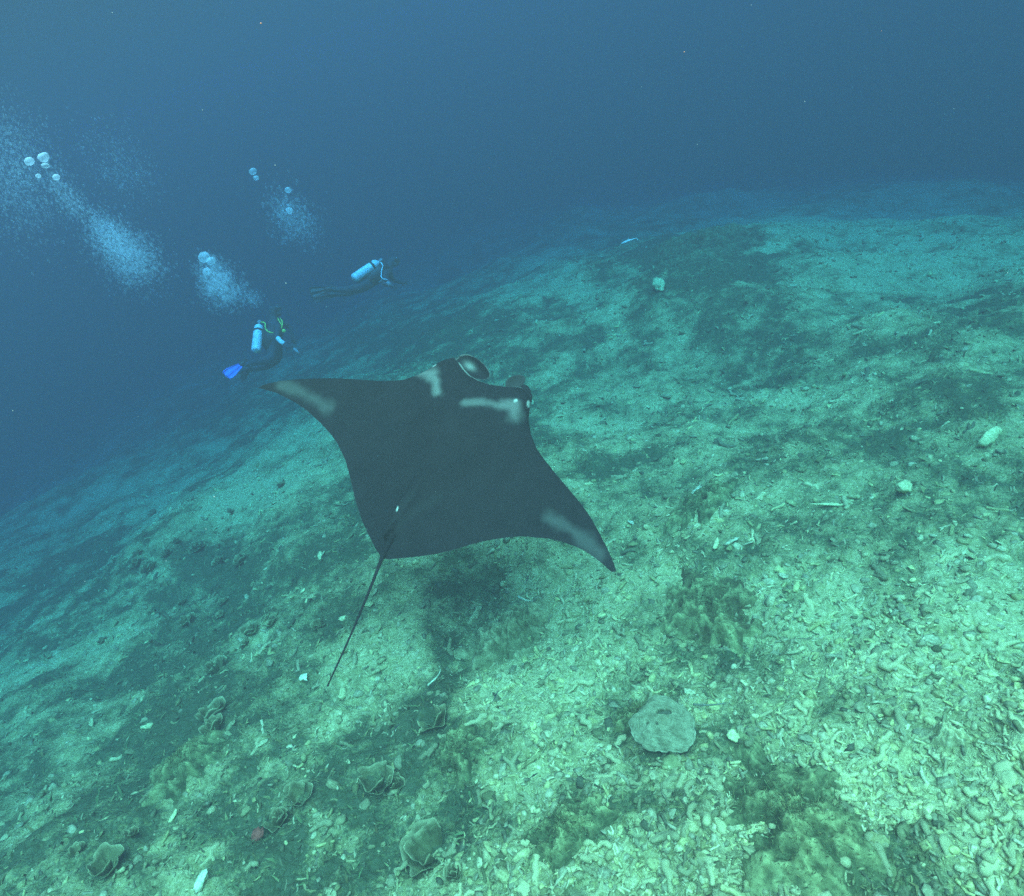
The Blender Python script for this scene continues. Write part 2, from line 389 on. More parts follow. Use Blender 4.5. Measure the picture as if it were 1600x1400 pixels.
# ------------------------------------------------------------------ coral mounds and corals
def lumpy(V, seed, amp, freq):
    g = np.random.default_rng(seed); s = np.zeros(len(V))
    for o in range(14):
        q = g.normal(size=3) * freq * (1 + o * .45); s += np.sin(V @ q + g.uniform(0, 6)) / (1 + o * .35)
    return amp * s
HAIR = []
def mound(px, py, size, label, seed, col=(.085, .10, .035), pale=(.36, .36, .13), lift=0.0):
    """a low encrusted hump that grows out of the reef floor"""
    c = ground_hit(px, py); nt_, nr_ = 150, 56; g = np.random.default_rng(seed); yaw = g.uniform(0, 6.28)
    t = np.linspace(0, 2 * math.pi, nt_, endpoint=False)[None]; f = np.linspace(.002, 1, nr_)[:, None]
    rim = 1 + sum(g.uniform(.04, .16) / (1 + .12 * k) * np.sin(k * t + g.uniform(0, 6)) for k in range(2, 12))
    X = f * rim * np.cos(t) * size[0]; Y = f * rim * np.sin(t) * size[1]
    X, Y = c[0] + X * math.cos(yaw) - Y * math.sin(yaw), c[1] + X * math.sin(yaw) + Y * math.cos(yaw)
    kn = fbm(X, Y, size[0] * .55, 4, seed + 60, .6); fine = fbm(X, Y, .06, 3, seed + 80, .6)
    Z = ground_z(X, Y) + size[2] * (1 - f ** 2.2) ** .8 * (.62 + .75 * kn) + (1 - f ** 6) * fine * .05 - .025 * f ** 4
    O = np.array([c[0], c[1], float(ground_z(c[0], c[1]))]); V = np.stack([X, Y, Z], -1).reshape(-1, 3)
    i = np.arange(nr_ - 1)[:, None] * nt_; k = np.arange(nt_)[None]; k2 = (k + 1) % nt_
    Q = np.stack([i + k, i + nt_ + k, i + nt_ + k2, i + k2], -1).reshape(-1, 4)
    me = tri_mesh('coral_mound', V - O, Q); n = (kn * .9 + fine * 1.4).ravel()
    t_ = np.clip(.32 + n * .9 + g.normal(0, .08, len(V)), 0, 1)[:, None]
    set_col(me, 'tint', np.array(col) * (1 - t_) + np.array(pale) * t_)
    o = link('coral_mound', me, M_CORAL); o.location = O
    if max(col) < .2:
        HAIR.append(V[RNG.choice(len(V), min(len(V), int(1200 + 9000 * min(size[0] * size[1], .5))))])
    return tag(o, label, 'coral', 'coral mounds on the reef slope')
mound(800, 1000, (.40, .30, .26), 'low dark coral mound below the ray, left of the pale disc', 1, (.21, .21, .08), (.48, .44, .19))
mound(1110, 955, (.48, .34, .16), 'dark brown coral mound right of the ray\'s lower wing tip', 2, (.11, .10, .035))
mound(1100, 785, (.50, .22, .14), 'long low coral ridge to the right of the ray', 3)
mound(1000, 1120, (.18, .15, .14), 'small dark coral knob touching the pale disc coral', 4)
mound(1240, 1280, (.50, .36, .12), 'broad dark coral mound in the lower right rubble', 5)
mound(890, 1300, (.27, .20, .12), 'dark coral mound at the lower edge below the pale disc', 6)
mound(1090, 392, (1.3, .9, .30), 'large dark coral mass on the far slope crest', 7, (.06, .075, .03), (.2, .2, .08))
mound(720, 1180, (.20, .22, .12), 'brown weedy coral mound below the tip of the tail', 8)
mound(290, 1190, (.30, .30, .14), 'dark weedy coral mound on the lower left slope', 9)
mound(1480, 1150, (.10, .08, .10), 'pale rounded coral head standing up at the right edge', 10, (.5, .46, .2), (.7, .64, .3))

# ------------------------------------------------------------------ algae turf
def turf():
    n = 30000
    th = np.radians(RNG.uniform(-66, 66, n)); r = 1.2 * (15 / 1.2) ** RNG.uniform(0, 1, n)
    x = r * np.sin(th); y = r * np.cos(th); cov = cover(x, y)
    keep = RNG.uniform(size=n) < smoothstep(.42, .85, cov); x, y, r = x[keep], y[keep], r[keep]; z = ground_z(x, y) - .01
    if HAIR:
        H = np.vstack(HAIR); x = np.concatenate([x, H[:, 0]]); y = np.concatenate([y, H[:, 1]]); z = np.concatenate([z, H[:, 2]]); r = np.concatenate([r, np.full(len(H), -1.0)])
    n = len(x)
    h = np.clip(np.exp(RNG.normal(-3.1, .4, n)), .02, .085) * np.where(r < 0, .36, np.minimum((np.abs(r) / 5) ** .3, 1.4).clip(.8)); w = h * RNG.uniform(.10, .24, n)
    yaw = RNG.uniform(0, 6.283, n); lean = RNG.uniform(.2, 1.2, n); ly = RNG.uniform(0, 6.283, n)
    a = np.stack([np.cos(yaw), np.sin(yaw), 0 * yaw], 1); d = np.stack([np.sin(lean) * np.cos(ly), np.sin(lean) * np.sin(ly), np.cos(lean)], 1)
    d2 = d + np.stack([np.cos(ly), np.sin(ly), -.6 + 0 * ly], 1) * .5
    P = np.stack([x, y, z], 1); h_ = h[:, None]; w_ = w[:, None]
    pts = [P - a * w_ * .5, P + a * w_ * .5, P + d * h_ * .5 + a * w_ * .6, P + d * h_ * .5 - a * w_ * .6, P + (d * .5 + d2 * .5) * h_]
    V = np.stack(pts, 1).reshape(-1, 3); b = (np.arange(n) * 5)[:, None]
    T = np.vstack([b + np.array([[0, 1, 2]]), b + np.array([[0, 2, 3]]), b + np.array([[3, 2, 4]])])
    c = np.array([.11, .13, .045]) * RNG.uniform(.6, 1.8, (n, 1)); c[:, 0] *= RNG.uniform(.8, 1.5, n)
    me = tri_mesh('algae_turf', V, T); set_col(me, 'tint', np.repeat(c, 5, 0))
    tag(link('algae_turf', me, M_TURF), 'short dark green algae growing in patches on the reef', 'algae', kind='stuff')
turf()

def disc_coral():
    c = ground_hit(1040, 1152); nrm = (ground_normal(c[0], c[1], .4) * .8 + Vector((-ROT[:, 2]).tolist()) * -.45).normalized()
    root = empty('disc_coral', (c[0], c[1], float(ground_z(c[0], c[1]))), 'large pale disc-shaped coral with a dark slot near its centre', 'coral')
    vx = Vector(ROT[:, 0].tolist()); ax = (vx - nrm * vx.dot(nrm)).normalized(); ay = nrm.cross(ax)
    nt_, nr_ = 96, 40; V = []; t = np.linspace(0, 2 * math.pi, nt_, endpoint=False)
    # outline in units of the disc's size, seen from above
    rim = .182 * (1 + .07 * np.cos(2 * t + .8) + .05 * np.cos(3 * t + 2.2) + .03 * np.sin(5 * t) + .022 * np.sin(11 * t + 1) + .014 * np.sin(19 * t + 2) + .010 * np.sin(31 * t))
    rim *= 1 - .12 * np.exp(-((t - 2.35) / .35) ** 2)
    cols = []
    rows = [(f, 'top') for f in np.linspace(0.02, 1, nr_)] + [(f, 'bot') for f in (1.01, .97, .8, .5, .2)]
    g = np.random.default_rng(4); pts = []
    for f, side in rows:
        for k in range(nt_):
            q = rim[k] * f; X, Y = q * math.cos(t[k]), q * math.sin(t[k])
            if side == 'top':
                Zq = .05 - .055 * f ** 2 + .008 * math.sin(X * 40 + 1) * math.sin(Y * 37) + .004 * math.sin(X * 110 + 3 * Y * 60) * math.sin(Y * 95 + 1) + g.normal(0, .0016) + (.0 if f < .97 else -.008)
                slot = max(math.exp(-(((X - .004) / .024) ** 2 + ((Y - .055) / .015) ** 2) ** 2), math.exp(-(((X - .042) / .020) ** 2 + ((Y - .050) / .015) ** 2) ** 2), .55 * math.exp(-((X + .085) / .006) ** 2 - ((Y - .0) / .008) ** 2), .5 * math.exp(-((X + .03) / .006) ** 2 - ((Y + .015) / .008) ** 2))
                Zq -= .085 * slot
            else: Zq = -.02 - .05 * (1 - f); slot = 0
            pts.append((X, Y, Zq)); 
            sp = 1 - .35 * (g.uniform() < .14 + .12 * math.exp(-((X + .02) ** 2 + (Y + .01) ** 2) / .002)) 
            b = np.array([.29, .29, .14]) * (1 - .95 * min(1, slot)) * sp if side == 'top' else np.array([.2, .2, .12])
            if side == 'top' and f > .95: b = np.array([.38, .37, .19])
            cols.append(b)
    V = np.array(pts); T = []
    for i in range(len(rows) - 1):
        for k in range(nt_):
            a, b2 = i * nt_ + k, i * nt_ + (k + 1) % nt_; T += [[a, a + nt_, b2 + nt_], [a, b2 + nt_, b2]]
    for k in range(1, nt_ - 1): T.append([0, k, k + 1]); 
    e = (len(rows) - 1) * nt_
    for k in range(1, nt_ - 1): T.append([e, e + k + 1, e + k])
    Mx = Matrix([list(ax), list(ay), list(nrm)]).transposed()
    Vw = V @ np.array(Mx).T + np.array(nrm) * .17
    me = tri_mesh('disc', Vw, np.array(T)); set_col(me, 'tint', np.array(cols)); link('disc', me, M_CORAL, root)
    Vs, Ts = tube([(0, 0, -.08), tuple(np.array(nrm) * .05), tuple(np.array(nrm) * .15)], [.10, .07, .11], 14)
    Vs += lumpy(Vs * 12, 3, .006, 2)[:, None]
    me = tri_mesh('stalk', Vs, Ts); set_col(me, 'tint', np.tile([.12, .13, .07], (len(Vs), 1))); link('stalk', me, M_CORAL, root)
    Vl, Tl = ico(3); Vl = Vl * np.array([.055, .05, .03]) * (1 + lumpy(Vl, 6, .08, 3))[:, None] + np.array(ax) * .01 - np.array(ay) * .20 + np.array(nrm) * .10
    me = tri_mesh('side_lobe', Vl, Tl); set_col(me, 'tint', np.tile([.30, .30, .11], (len(Vl), 1))); link('side_lobe', me, M_CORAL, root)
disc_coral()

def leaf_coral(px, py, rad, seed, label=None):
    """a whorl of thin upright plates with pale growing rims"""
    c = ground_hit(px, py); g = random.Random(seed); V = []; T = []; cols = []
    for w in range(g.randint(2, 3)):
        a0 = g.uniform(0, 6.28); span = g.uniform(3.2, 5.6); R = rad * (1 - .32 * w); n = 34; off = len(V); ph = g.uniform(0, 6)
        for i in range(n + 1):
            t = a0 + span * i / n
            for j, (f, hh) in enumerate(((.45, -.03), (.72, .22), (.92, .48), (1.0, .60), (.97, .58), (.86, .40), (.66, .16), (.40, -.04))):
                q = R * f * (1 + .10 * math.sin(5 * t + ph) * f + .05 * math.sin(9 * t + 2 * ph)); z = rad * hh * (1 + .25 * math.sin(3 * t + ph)) * (1 + .3 * w)
                V.append((q * math.cos(t), q * math.sin(t), z)); k = (f - .86) / .14 if f > .86 else 0
                cols.append(np.array([.14, .14, .05]) * (1 - k) + np.array([.42, .39, .17]) * k)
        for i in range(n):
            for j in range(7):
                a = off + i * 8 + j; T += [[a, a + 8, a + 9], [a, a + 9, a + 1]]
    me = tri_mesh('leaf_coral', np.array(V), np.array(T)); set_col(me, 'tint', np.array(cols))
    o = link('leaf_coral', me, M_CORAL); o.location = ground_pt(c[0], c[1]); nrm = ground_normal(c[0], c[1], .3)
    o.rotation_euler = (nrm.lerp(Vector((0, 0, 1)), .3)).to_track_quat('Z', 'Y').to_euler()
    tag(o, label or 'small olive leaf coral with pale curled rim in the weedy left slope', 'coral', None if label else 'leaf corals on the weedy left slope')
for i in range(32):
    x_, y_ = random.gauss(320, 95), random.gauss(930, 85)
    if i > 22: x_, y_ = random.gauss(420, 190), random.gauss(1230, 80)
    leaf_coral(x_, y_, random.uniform(.05, .12), 100 + i)
leaf_coral(680, 1335, .17, 3, 'bright horseshoe-rimmed coral cup at the bottom edge')
leaf_coral(712, 1368, .06, 5, 'small pale ring coral beside the horseshoe-rimmed cup')
leaf_coral(590, 1228, .13, 8, 'pale-rimmed ruffled coral above the horseshoe-rimmed cup')
leaf_coral(1092, 945, .05, 9, 'tiny pale ring coral on the dark mound right of the ray')

def stone(px, py, size, col, label, cat, name, seed, kind='chunk'):
    c = ground_hit(px, py); V, T = chunk(3, seed) if kind == 'chunk' else flake(seed, 18)
    me = tri_mesh(name, V * np.array(size), T); set_col(me, 'tint', np.tile(col, (len(V), 1)))
    o = link(name, me, M_RUBBLE); o.location = ground_pt(c[0], c[1]) + Vector((0, 0, size[2] * .28)); o.rotation_euler = (random.uniform(-.3, .3), random.uniform(-.3, .3), random.uniform(0, 6))
    return tag(o, label, cat)
WHITE = (.92, .9, .5); PALE = (.72, .68, .29)
stone(478, 1063, (.11, .085, .09), WHITE, 'bright white shell left of the tip of the tail', 'shell', 'white_shell', 21)
stone(501, 871, (.16, .10, .07), PALE, 'pale oval stone left of the base of the tail', 'stone', 'pale_stone', 22)
stone(537, 968, (.09, .09, .05), PALE, 'round pale stone touching the middle of the tail', 'stone', 'pale_stone', 23, 'flake')
stone(474, 925, (.08, .05, .05), PALE, 'small pale stone below the oval stone near the tail', 'stone', 'pale_stone', 24)
stone(1149, 1157, (.09, .07, .07), PALE, 'pale angular stone just right of the disc coral', 'stone', 'pale_stone', 25)
stone(404, 1309, (.10, .10, .07), (.42, .10, .06), 'small round red sponge on the dark lower left slope', 'sponge', 'red_sponge', 26)
stone(1145, 848, (.16, .08, .06), (.6, .58, .3), 'yellowish oblong stone on the slope right of the ray', 'stone', 'yellow_stone', 27)
stone(1120, 850, (.13, .08, .06), PALE, 'pale oblong stone left of the yellowish one', 'stone', 'pale_stone', 28)
stone(987, 818, (.14, .06, .05), (.62, .6, .36), 'narrow pale stone above the lower wing tip of the ray', 'stone', 'pale_stone', 29)
stone(1300, 793, (.42, .05, .05), PALE, 'long straight pale stick of dead coral on the right slope', 'dead coral', 'coral_stick', 30)
stone(1085, 772, (.36, .07, .07), (.6, .58, .34), 'pale stick of dead coral on the low ridge right of the ray', 'dead coral', 'coral_stick', 31)
stone(1030, 450, (.34, .22, .16), PALE, 'whitish coral cluster far up the slope', 'dead coral', 'white_coral', 32)
stone(1540, 690, (.15, .13, .12), PALE, 'pale star-shaped coral lump at the far right of the slope', 'dead coral', 'pale_coral', 33)
stone(1415, 765, (.09, .14, .10), PALE, 'upright pale coral stump on the right slope', 'dead coral', 'pale_coral', 34)
stone(233, 1137, (.10, .07, .07), PALE, 'small pale stone on the dark lower left slope', 'stone', 'pale_stone', 35)
stone(272, 1278, (.10, .06, .06), PALE, 'pale double stone low on the left slope', 'stone', 'pale_stone', 36)
stone(318, 1380, (.10, .07, .09), WHITE, 'white stone at the bottom edge of the left slope', 'stone', 'white_stone', 37)
def sea_whip(pts, rad, col, label):
    P = [np.array(ground_hit(x, y)) + np.array([0, 0, .05 + .02 * math.sin(i * 1.3)]) for i, (x, y) in enumerate(pts)]
    b = P[0].copy(); P = bezier([p - b for p in P], 22); V, T = tube(P, np.linspace(rad, rad * .6, 22), 7)
    me = tri_mesh('sea_whip', V, T); set_col(me, 'tint', np.tile(col, (len(V), 1))); o = link('sea_whip', me, M_CORAL); o.location = b
    tag(o, label, 'sea whip')
sea_whip([(672, 1077), (684, 1070), (690, 1061), (691, 1050)], .008, WHITE, 'thin white curved sea whip right of the tail')
sea_whip([(812, 938), (824, 946), (838, 949), (850, 955)], .011, WHITE, 'thin white curled sea whip on the coral mound below the ray')
sea_whip([(1085, 1108), (1110, 1112), (1135, 1108)], .007, (.2, .2, .12), 'thin dark sea whip lying right of the disc coral')

# ------------------------------------------------------------------ manta ray
def manta():
    N = np.array([-.1, .5, .85]); N /= np.linalg.norm(N)
    f = np.array([.533, .846, -(.533 * N[0] + .846 * N[1]) / N[2]]); f /= np.linalg.norm(f); R = np.cross(f, N)
    ctr = at(690, 735, 4.9)
    LE = np.array([(-1.68, -.073), (-1.651, -.015), (-1.561, .073), (-1.418, .176), (-1.244, .282), (-1.035, .383), (-.843, .465), (-.713, .548), (-.642, .626), (-.535, .794), (-.495, .878), (-.453, .928), (-.401, .904), (-.32, .852), (-.243, .818), (-.136, .802), (-.034, .812), (.064, .843), (.137, .877), (.182, .898), (.26, .86), (.309, .803), (.342, .721), (.372, .653), (.452, .55), (.54, .468), (.622, .415), (.769, .335), (.887, .275), (1.023, .203), (1.127, .142), (1.24, .056), (1.339, -.026), (1.419, -.099), (1.467, -.155)])
    TE = np.array([(-1.68, -.073), (-1.538, -.038), (-1.353, -.034), (-1.216, -.05), (-1.066, -.086), (-.945, -.124), (-.84, -.168), (-.692, -.263), (-.562, -.376), (-.421, -.506), (-.29, -.607), (-.198, -.664), (-.08, -.735), (-.003, -.767), (.041, -.755), (.204, -.65), (.315, -.574), (.417, -.486), (.498, -.405), (.583, -.331), (.691, -.253), (.786, -.197), (.89, -.158), (.981, -.126), (1.062, -.114), (1.177, -.106), (1.278, -.12), (1.384, -.15), (1.44, -.172), (1.467, -.155)])
    rs = np.concatenate([-1.68 + .13 * np.linspace(0, 1, 16, endpoint=False) ** 2, np.linspace(-1.55, -.75, 60, endpoint=False), np.linspace(-.75, .55, 150, endpoint=False), np.linspace(.55, 1.36, 60, endpoint=False), 1.467 - .107 * (1 - np.linspace(0, 1, 16)) ** 2])
    def sm(a, k): 
        w = np.exp(-np.linspace(-2, 2, 2 * k + 1) ** 2); w /= w.sum(); p = np.pad(a, k, mode='reflect', reflect_type='odd'); return np.convolve(p, w, 'valid')
    le = sm(np.interp(rs, LE[:, 0], LE[:, 1]), 3); te = sm(np.interp(rs, TE[:, 0], TE[:, 1]), 3); te = np.minimum(te, le - .0008)
    nc = 90; cc = (1 - np.cos(np.linspace(0, math.pi, nc))) / 2
    prof = 2.9 * (.2969 * np.sqrt(cc) - .126 * cc - .3516 * cc ** 2 + .2843 * cc ** 3 - .1036 * cc ** 4); prof = np.maximum(prof, 0) / prof.max()
    rc = -.06; rm = rs - rc
    tipf = np.clip((rs + 1.68) / .25, 0, 1) * np.clip((1.467 - rs) / .25, 0, 1)
    Th = (.20 * np.exp(-(rm / .36) ** 2) + .075 * np.exp(-(rm / 1.0) ** 2) + .012) * np.sqrt(tipf + .001)
    w = .10 * (np.abs(rs) / 1.5) ** 2
    def surf(side):
        F = le[:, None] + (te - le)[:, None] * cc[None]; rr = np.repeat(rs[:, None], nc, 1)
        H = w[:, None] + side * (.62 if side > 0 else .45) * Th[:, None] * prof[None]
        if side > 0:
            ridge = .022 * np.exp(-((rr - rc - .02) / .045) ** 2) * smoothstep(.2, -.45, F) * smoothstep(-.80, -.70, F)
            eye = .03 * (np.exp(-(((rr + .50) / .07) ** 2 + ((F - .76) / .10) ** 2)) + np.exp(-(((rr - .29) / .07) ** 2 + ((F - .74) / .10) ** 2)))
            H = H + ridge + eye
        return rr, F, H
    r1, F1, H1 = surf(1); r2, F2, H2 = surf(-1)
    P = np.concatenate([np.stack([r1, F1, H1], -1).reshape(-1, 3), np.stack([r2, F2, H2], -1).reshape(-1, 3)])
    ns = len(rs); i = np.arange(ns - 1)[:, None] * nc; k = np.arange(nc - 1)[None]
    q = np.stack([i + k, i + k + 1, i + nc + k + 1, i + nc + k], -1).reshape(-1, 4)
    q2 = q[:, ::-1] + ns * nc
    Q = [q[:, [0, 1, 2]], q[:, [0, 2, 3]], q2[:, [0, 1, 2]], q2[:, [0, 2, 3]]]
    # markings: 0 black skin, 1 pale
    def pl(pts, P2):
        d = np.full(len(P2), 9.0); pts = np.asarray(pts, float); tt = np.zeros(len(P2))
        for j in range(len(pts) - 1):
            a, b = pts[j], pts[j + 1]; ab = b - a; t = np.clip(((P2 - a) @ ab) / (ab @ ab), 0, 1); dd = np.linalg.norm(P2 - a - t[:, None] * ab, axis=1)
            tt = np.where(dd < d, (j + t) / (len(pts) - 1), tt); d = np.minimum(d, dd)
        return d, tt
    P2 = np.concatenate([np.stack([r1, F1], -1).reshape(-1, 2)]); rough = fbm(P2[:, 0], P2[:, 1], .12, 3, 77)
    mk = np.zeros(len(P2))
    def paint(pts, rad0, rad1, soft, amt):
        nonlocal mk
        d, t = pl(pts, P2); rad = rad0 + (rad1 - rad0) * t; mk = np.maximum(mk, amt * smoothstep(1, 0, (d - rad * .35 + rough * .045) / soft))
    paint([(-.59, .67), (-.50, .665)], .0, .03, .10, .38)
    paint([(-.50, .672), (-.455, .645), (-.395, .59), (-.345, .52)], .0, .04, .055, .34)
    paint([(-.06, .50), (.0, .55), (.09, .595), (.18, .625)], .03, .0, .05, .25)
    paint([(.18, .625), (.24, .655), (.285, .60)], .0, .03, .08, .30)
    paint([(-1.52, .03), (-1.47, .045), (-1.36, .06), (-1.20, .06), (-1.08, .045)], .0, .03, .075, .12)
    paint([(1.33, -.09), (1.27, -.07), (1.17, -.035), (1.03, -.01), (.90, -.005)], .0, .035, .075, .12)
    paint([(.0, -.72), (.0, -.50), (.13, -.24)], .0, .012, .03, .012); paint([(-.01, -.72), (-.07, -.44), (-.05, -.30)], .0, .006, .03, .012)  # faint pale lines paint ridge shading into the skin near the tail
    for (r0, f0, q0) in ((-.53, .748, .014), (.236, .718, .012)):
        mk = np.maximum(mk, 1.6 * smoothstep(1.3, .4, np.hypot((P2[:, 0] - r0) / q0 / 1.3, (P2[:, 1] - f0) / q0)))
    mk = np.maximum(mk, 1.8 * smoothstep(1.2, .6, np.hypot((P2[:, 0] + .08) / .010, (P2[:, 1] + .433) / .016)))
    dle = (np.interp(P2[:, 0], rs, le) - P2[:, 1])
    mk = np.maximum(mk, .9 * smoothstep(.026, .010, dle) * smoothstep(-.45, -.41, P2[:, 0]) * smoothstep(.20, .17, P2[:, 0]))
    mk = np.maximum(mk, 1.8 * smoothstep(1.3, .6, np.hypot((P2[:, 0] - .322) / .015, (P2[:, 1] - .775) / .035)))
    mk2 = np.full(len(P2), .9); mk = np.concatenate([mk, mk2])
    Vs = [P]; Ts = Q; Ms = [mk]; n0 = len(P)
    def addp(V, T, m):
        nonlocal n0
        Vs.append(np.asarray(V)); Ts.append(np.asarray(T) + n0); Ms.append(np.broadcast_to(m, len(V)) if np.ndim(m) == 0 else m); n0 += len(V)
    # tail
    path = bezier([(-.02, -.60, .05), (0, -.76, .015), (.044, -.963, 0), (.108, -1.271, -.01), (.178, -1.63, 0)], 40)
    addp(*tube(path, np.interp(np.linspace(0, 1, 40), [0, .15, .35, 1], [.035, .022, .012, .005]), 8), 0.0)
    # dorsal fin
    g = []; prof2 = [(-.40, 0), (-.50, .03), (-.58, .075), (-.64, .09), (-.66, .06), (-.66, 0)]
    zb = .075
    for s in (-1, 1):
        for (fy, hh) in prof2: g.append((-.03 + s * .010 * (1 - hh / .1), fy, zb + hh - .03))
    m_ = len(prof2); Tf = []
    for j in range(m_ - 1): Tf += [[j, j + 1, m_ + j + 1], [j, m_ + j + 1, m_ + j]]
    for j in range(1, m_ - 1): Tf += [[0, j + 1, j], [m_, m_ + j, m_ + j + 1]]
    addp(g, Tf, 0.0)
    # cephalic lobes: cupped paddles curling in front of the mouth
    def lobe(c, a, b, cup, la, lb, marks, th=.012):
        a = np.array(a, float); a /= np.linalg.norm(a); b = np.array(b, float); b -= a * (a @ b); b /= np.linalg.norm(b); n = np.cross(a, b)
        nt_, nr_ = 36, 12; V = []; mm = []
        for side in (1, -1):
            for i_ in range(nr_):
                fr = i_ / (nr_ - 1)
                for k_ in range(nt_):
                    t = 2 * math.pi * k_ / nt_; u, v = fr * math.cos(t), fr * math.sin(t)
                    V.append(np.array(c) + a * la * u + b * lb * v * (1 - .18 * u) + n * (cup * (u * u + v * v) + side * th * math.sqrt(max(0, 1 - fr ** 2))))
                    mm.append(marks(u, v) if side == 1 else .1)
        T = []
        for s in range(2):
            o_ = s * nr_ * nt_
            for i_ in range(nr_ - 1):
                for k_ in range(nt_):
                    p, p2 = o_ + i_ * nt_ + k_, o_ + i_ * nt_ + (k_ + 1) % nt_
                    tr = [[p, p + nt_, p2 + nt_], [p, p2 + nt_, p2]]; T += tr if s == 0 else [x[::-1] for x in tr]
        addp(V, T, np.array(mm))
    lobe((-.262, .905, -.02), (1, -.10, -.15), (0, 1, .3), .055, .160, .080, lambda u, v: .6 * math.exp(-((u + .3) / .3) ** 2 - ((v - .05) / .35) ** 2) + (.35 if u * u + v * v > .9 else 0))  # pale centre spot is a gloss painted into the lobe's colour
    lobe((-.45, .88, .0), (.5, .8, -.2), (-.6, .5, .2), .0, .075, .04, lambda u, v: 0.0, .03)
    lobe((.105, .925, -.02), (.4, .9, .0), (-1, .4, .2), .03, .085, .062, lambda u, v: .05)
    lobe((.235, .87, .0), (.7, -.6, -.1), (.5, .7, .2), .0, .085, .04, lambda u, v: 0.0, .03)
    V = np.vstack(Vs); T = np.vstack(Ts); m = np.concatenate(Ms)
    B = np.stack([R, f, N], 1)                      # columns: local axes in camera space
    me = tri_mesh('manta_ray', V, T); set_attr(me, 'mark', m)
    bm = bmesh.new(); bm.from_mesh(me); bmesh.ops.remove_doubles(bm, verts=bm.verts, dist=.00015); bm.normal_update(); bm.to_mesh(me); bm.free()
    sk = mat('ray_skin', rough=.8, spec=.12); N_, L_, b_ = nodes(sk)
    n1 = noise_tex(sk, 6, 5, .6); c0 = ramp(sk, n1.outputs[0], [(.3, (.011, .008, .006)), (.7, (.018, .013, .010))])
    L_.new(mixc(sk, attr(sk, 'mark'), c0, (.46, .45, .30)), b_.inputs['Base Color'])
    n2 = noise_tex(sk, 90, 2, .5); bump(sk, n2.outputs[0], .08, .004)
    o = link('manta_ray', me, sk); W4 = Matrix((ROT @ B).tolist()).to_4x4(); o.matrix_world = Matrix.Translation(Vector(ctr)) @ W4
    tag(o, 'large black manta ray gliding above the reef with pale shoulder patches', 'manta ray')
    em = mat('eye_black', (.01, .01, .01), .15, .6)
    for (r0, f0) in ((-.545, .742), (.318, .712)):
        V, T = ico(3); e = link('eye', tri_mesh('eye', V * .022, T), em, o); e.location = (r0, f0, .03)
manta()

# ------------------------------------------------------------------ divers
M_SUIT = mat('neoprene', (.022, .022, .026), .8, .2)
N_, L_, b_ = nodes(M_SUIT); q_ = noise_tex(M_SUIT, 14, 4); L_.new(ramp(M_SUIT, q_.outputs[0], [(.3, (.03, .035, .045)), (.7, (.05, .055, .065))]), b_.inputs['Base Color'])
def worn(name, col, rough, spec=.4, metal=0.0):
    m = mat(name, col, rough, spec, metal); N, L, b = nodes(m); n = noise_tex(m, 12, 4)
    d = tuple(c * .75 for c in col); L.new(ramp(m, n.outputs[0], [(.35, d), (.6, col)]), b.inputs['Base Color']); return m
M_TANK = worn('bare_aluminium', (.86, .86, .84), .38, .5); M_BLACK = worn('black_rubber', (.02, .02, .022), .5)
M_FIN = worn('blue_fin', (.10, .28, .95), .45); M_HOSE = worn('yellow_hose', (.75, .8, .12), .5); M_WHITE = worn('white_cuff', (.85, .85, .82), .6)
M_GLASS = mat('mask_glass', (.03, .05, .06), .1, .6); M_GREY = worn('grey_rubber', (.3, .3, .3), .6)

def skin_body(name, J, E, root, origin, parent, material):
    me = bpy.data.meshes.new(name + '_cage'); names = list(J); idx = {n: i for i, n in enumerate(names)}
    me.from_pydata([tuple(np.array(J[n][0]) - origin) for n in names], [(idx[a], idx[b]) for a, b in E], []); me.update()
    o = bpy.data.objects.new(name + '_cage', me); C.objects.link(o)
    sm = o.modifiers.new('skin', 'SKIN'); sv = me.skin_vertices[0].data if me.skin_vertices else None
    if sv is None:
        bpy.context.view_layer.objects.active = o; bpy.ops.object.mode_set(mode='OBJECT'); sv = me.skin_vertices[0].data
    for n in names:
        r = J[n][1]; sv[idx[n]].radius = r if isinstance(r, tuple) else (r, r); sv[idx[n]].use_root = (n == root)
    sm.use_smooth_shade = True; ss = o.modifiers.new('sub', 'SUBSURF'); ss.levels = 2; ss.render_levels = 2
    dg = bpy.context.evaluated_depsgraph_get(); dg.update()
    out = bpy.data.meshes.new_from_object(o.evaluated_get(dg)); out.name = name
    bpy.data.objects.remove(o, do_unlink=True)
    out.materials.clear()
    return link(name, out, material, parent)
def tube_part(name, pts, rad, m, parent, origin, n=10, k=24):
    P = bezier([np.array(p) - origin for p in pts], k) if len(pts) > 2 else np.array(pts) - origin
    V, T = tube(P, np.full(len(P), rad) if np.ndim(rad) == 0 else np.interp(np.linspace(0, 1, len(P)), np.linspace(0, 1, len(rad)), rad), n)
    return link(name, tri_mesh(name, V, T), m, parent)
def tank_part(bottom, top, rad, parent, origin):
    b, t = np.array(bottom) - origin, np.array(top) - origin; d = t - b; L = np.linalg.norm(d); d /= L
    ks = [0, .01, .04, .08, .82, .88, .93, .97, 1.0]; rr = [.55, .80, .96, 1, 1, .95, .78, .45, .26]
    V, T = tube([b + d * L * k for k in ks], [rad * r for r in rr], 28); o = link('tank', tri_mesh('tank', V, T), M_TANK, parent)
    V, T = tube([t - d * .01, t + d * .03, t + d * .05, t + d * .085], [.022, .026, .04, .03], 12); link('valve', tri_mesh('valve', V, T), M_GREY, o)
    V, T = tube([b + d * L * .70, b + d * L * .705, b + d * L * .775, b + d * L * .78], [rad * .98, rad * 1.05, rad * 1.05, rad * .98], 28); link('tank_strap', tri_mesh('tank_strap', V, T), M_BLACK, o)
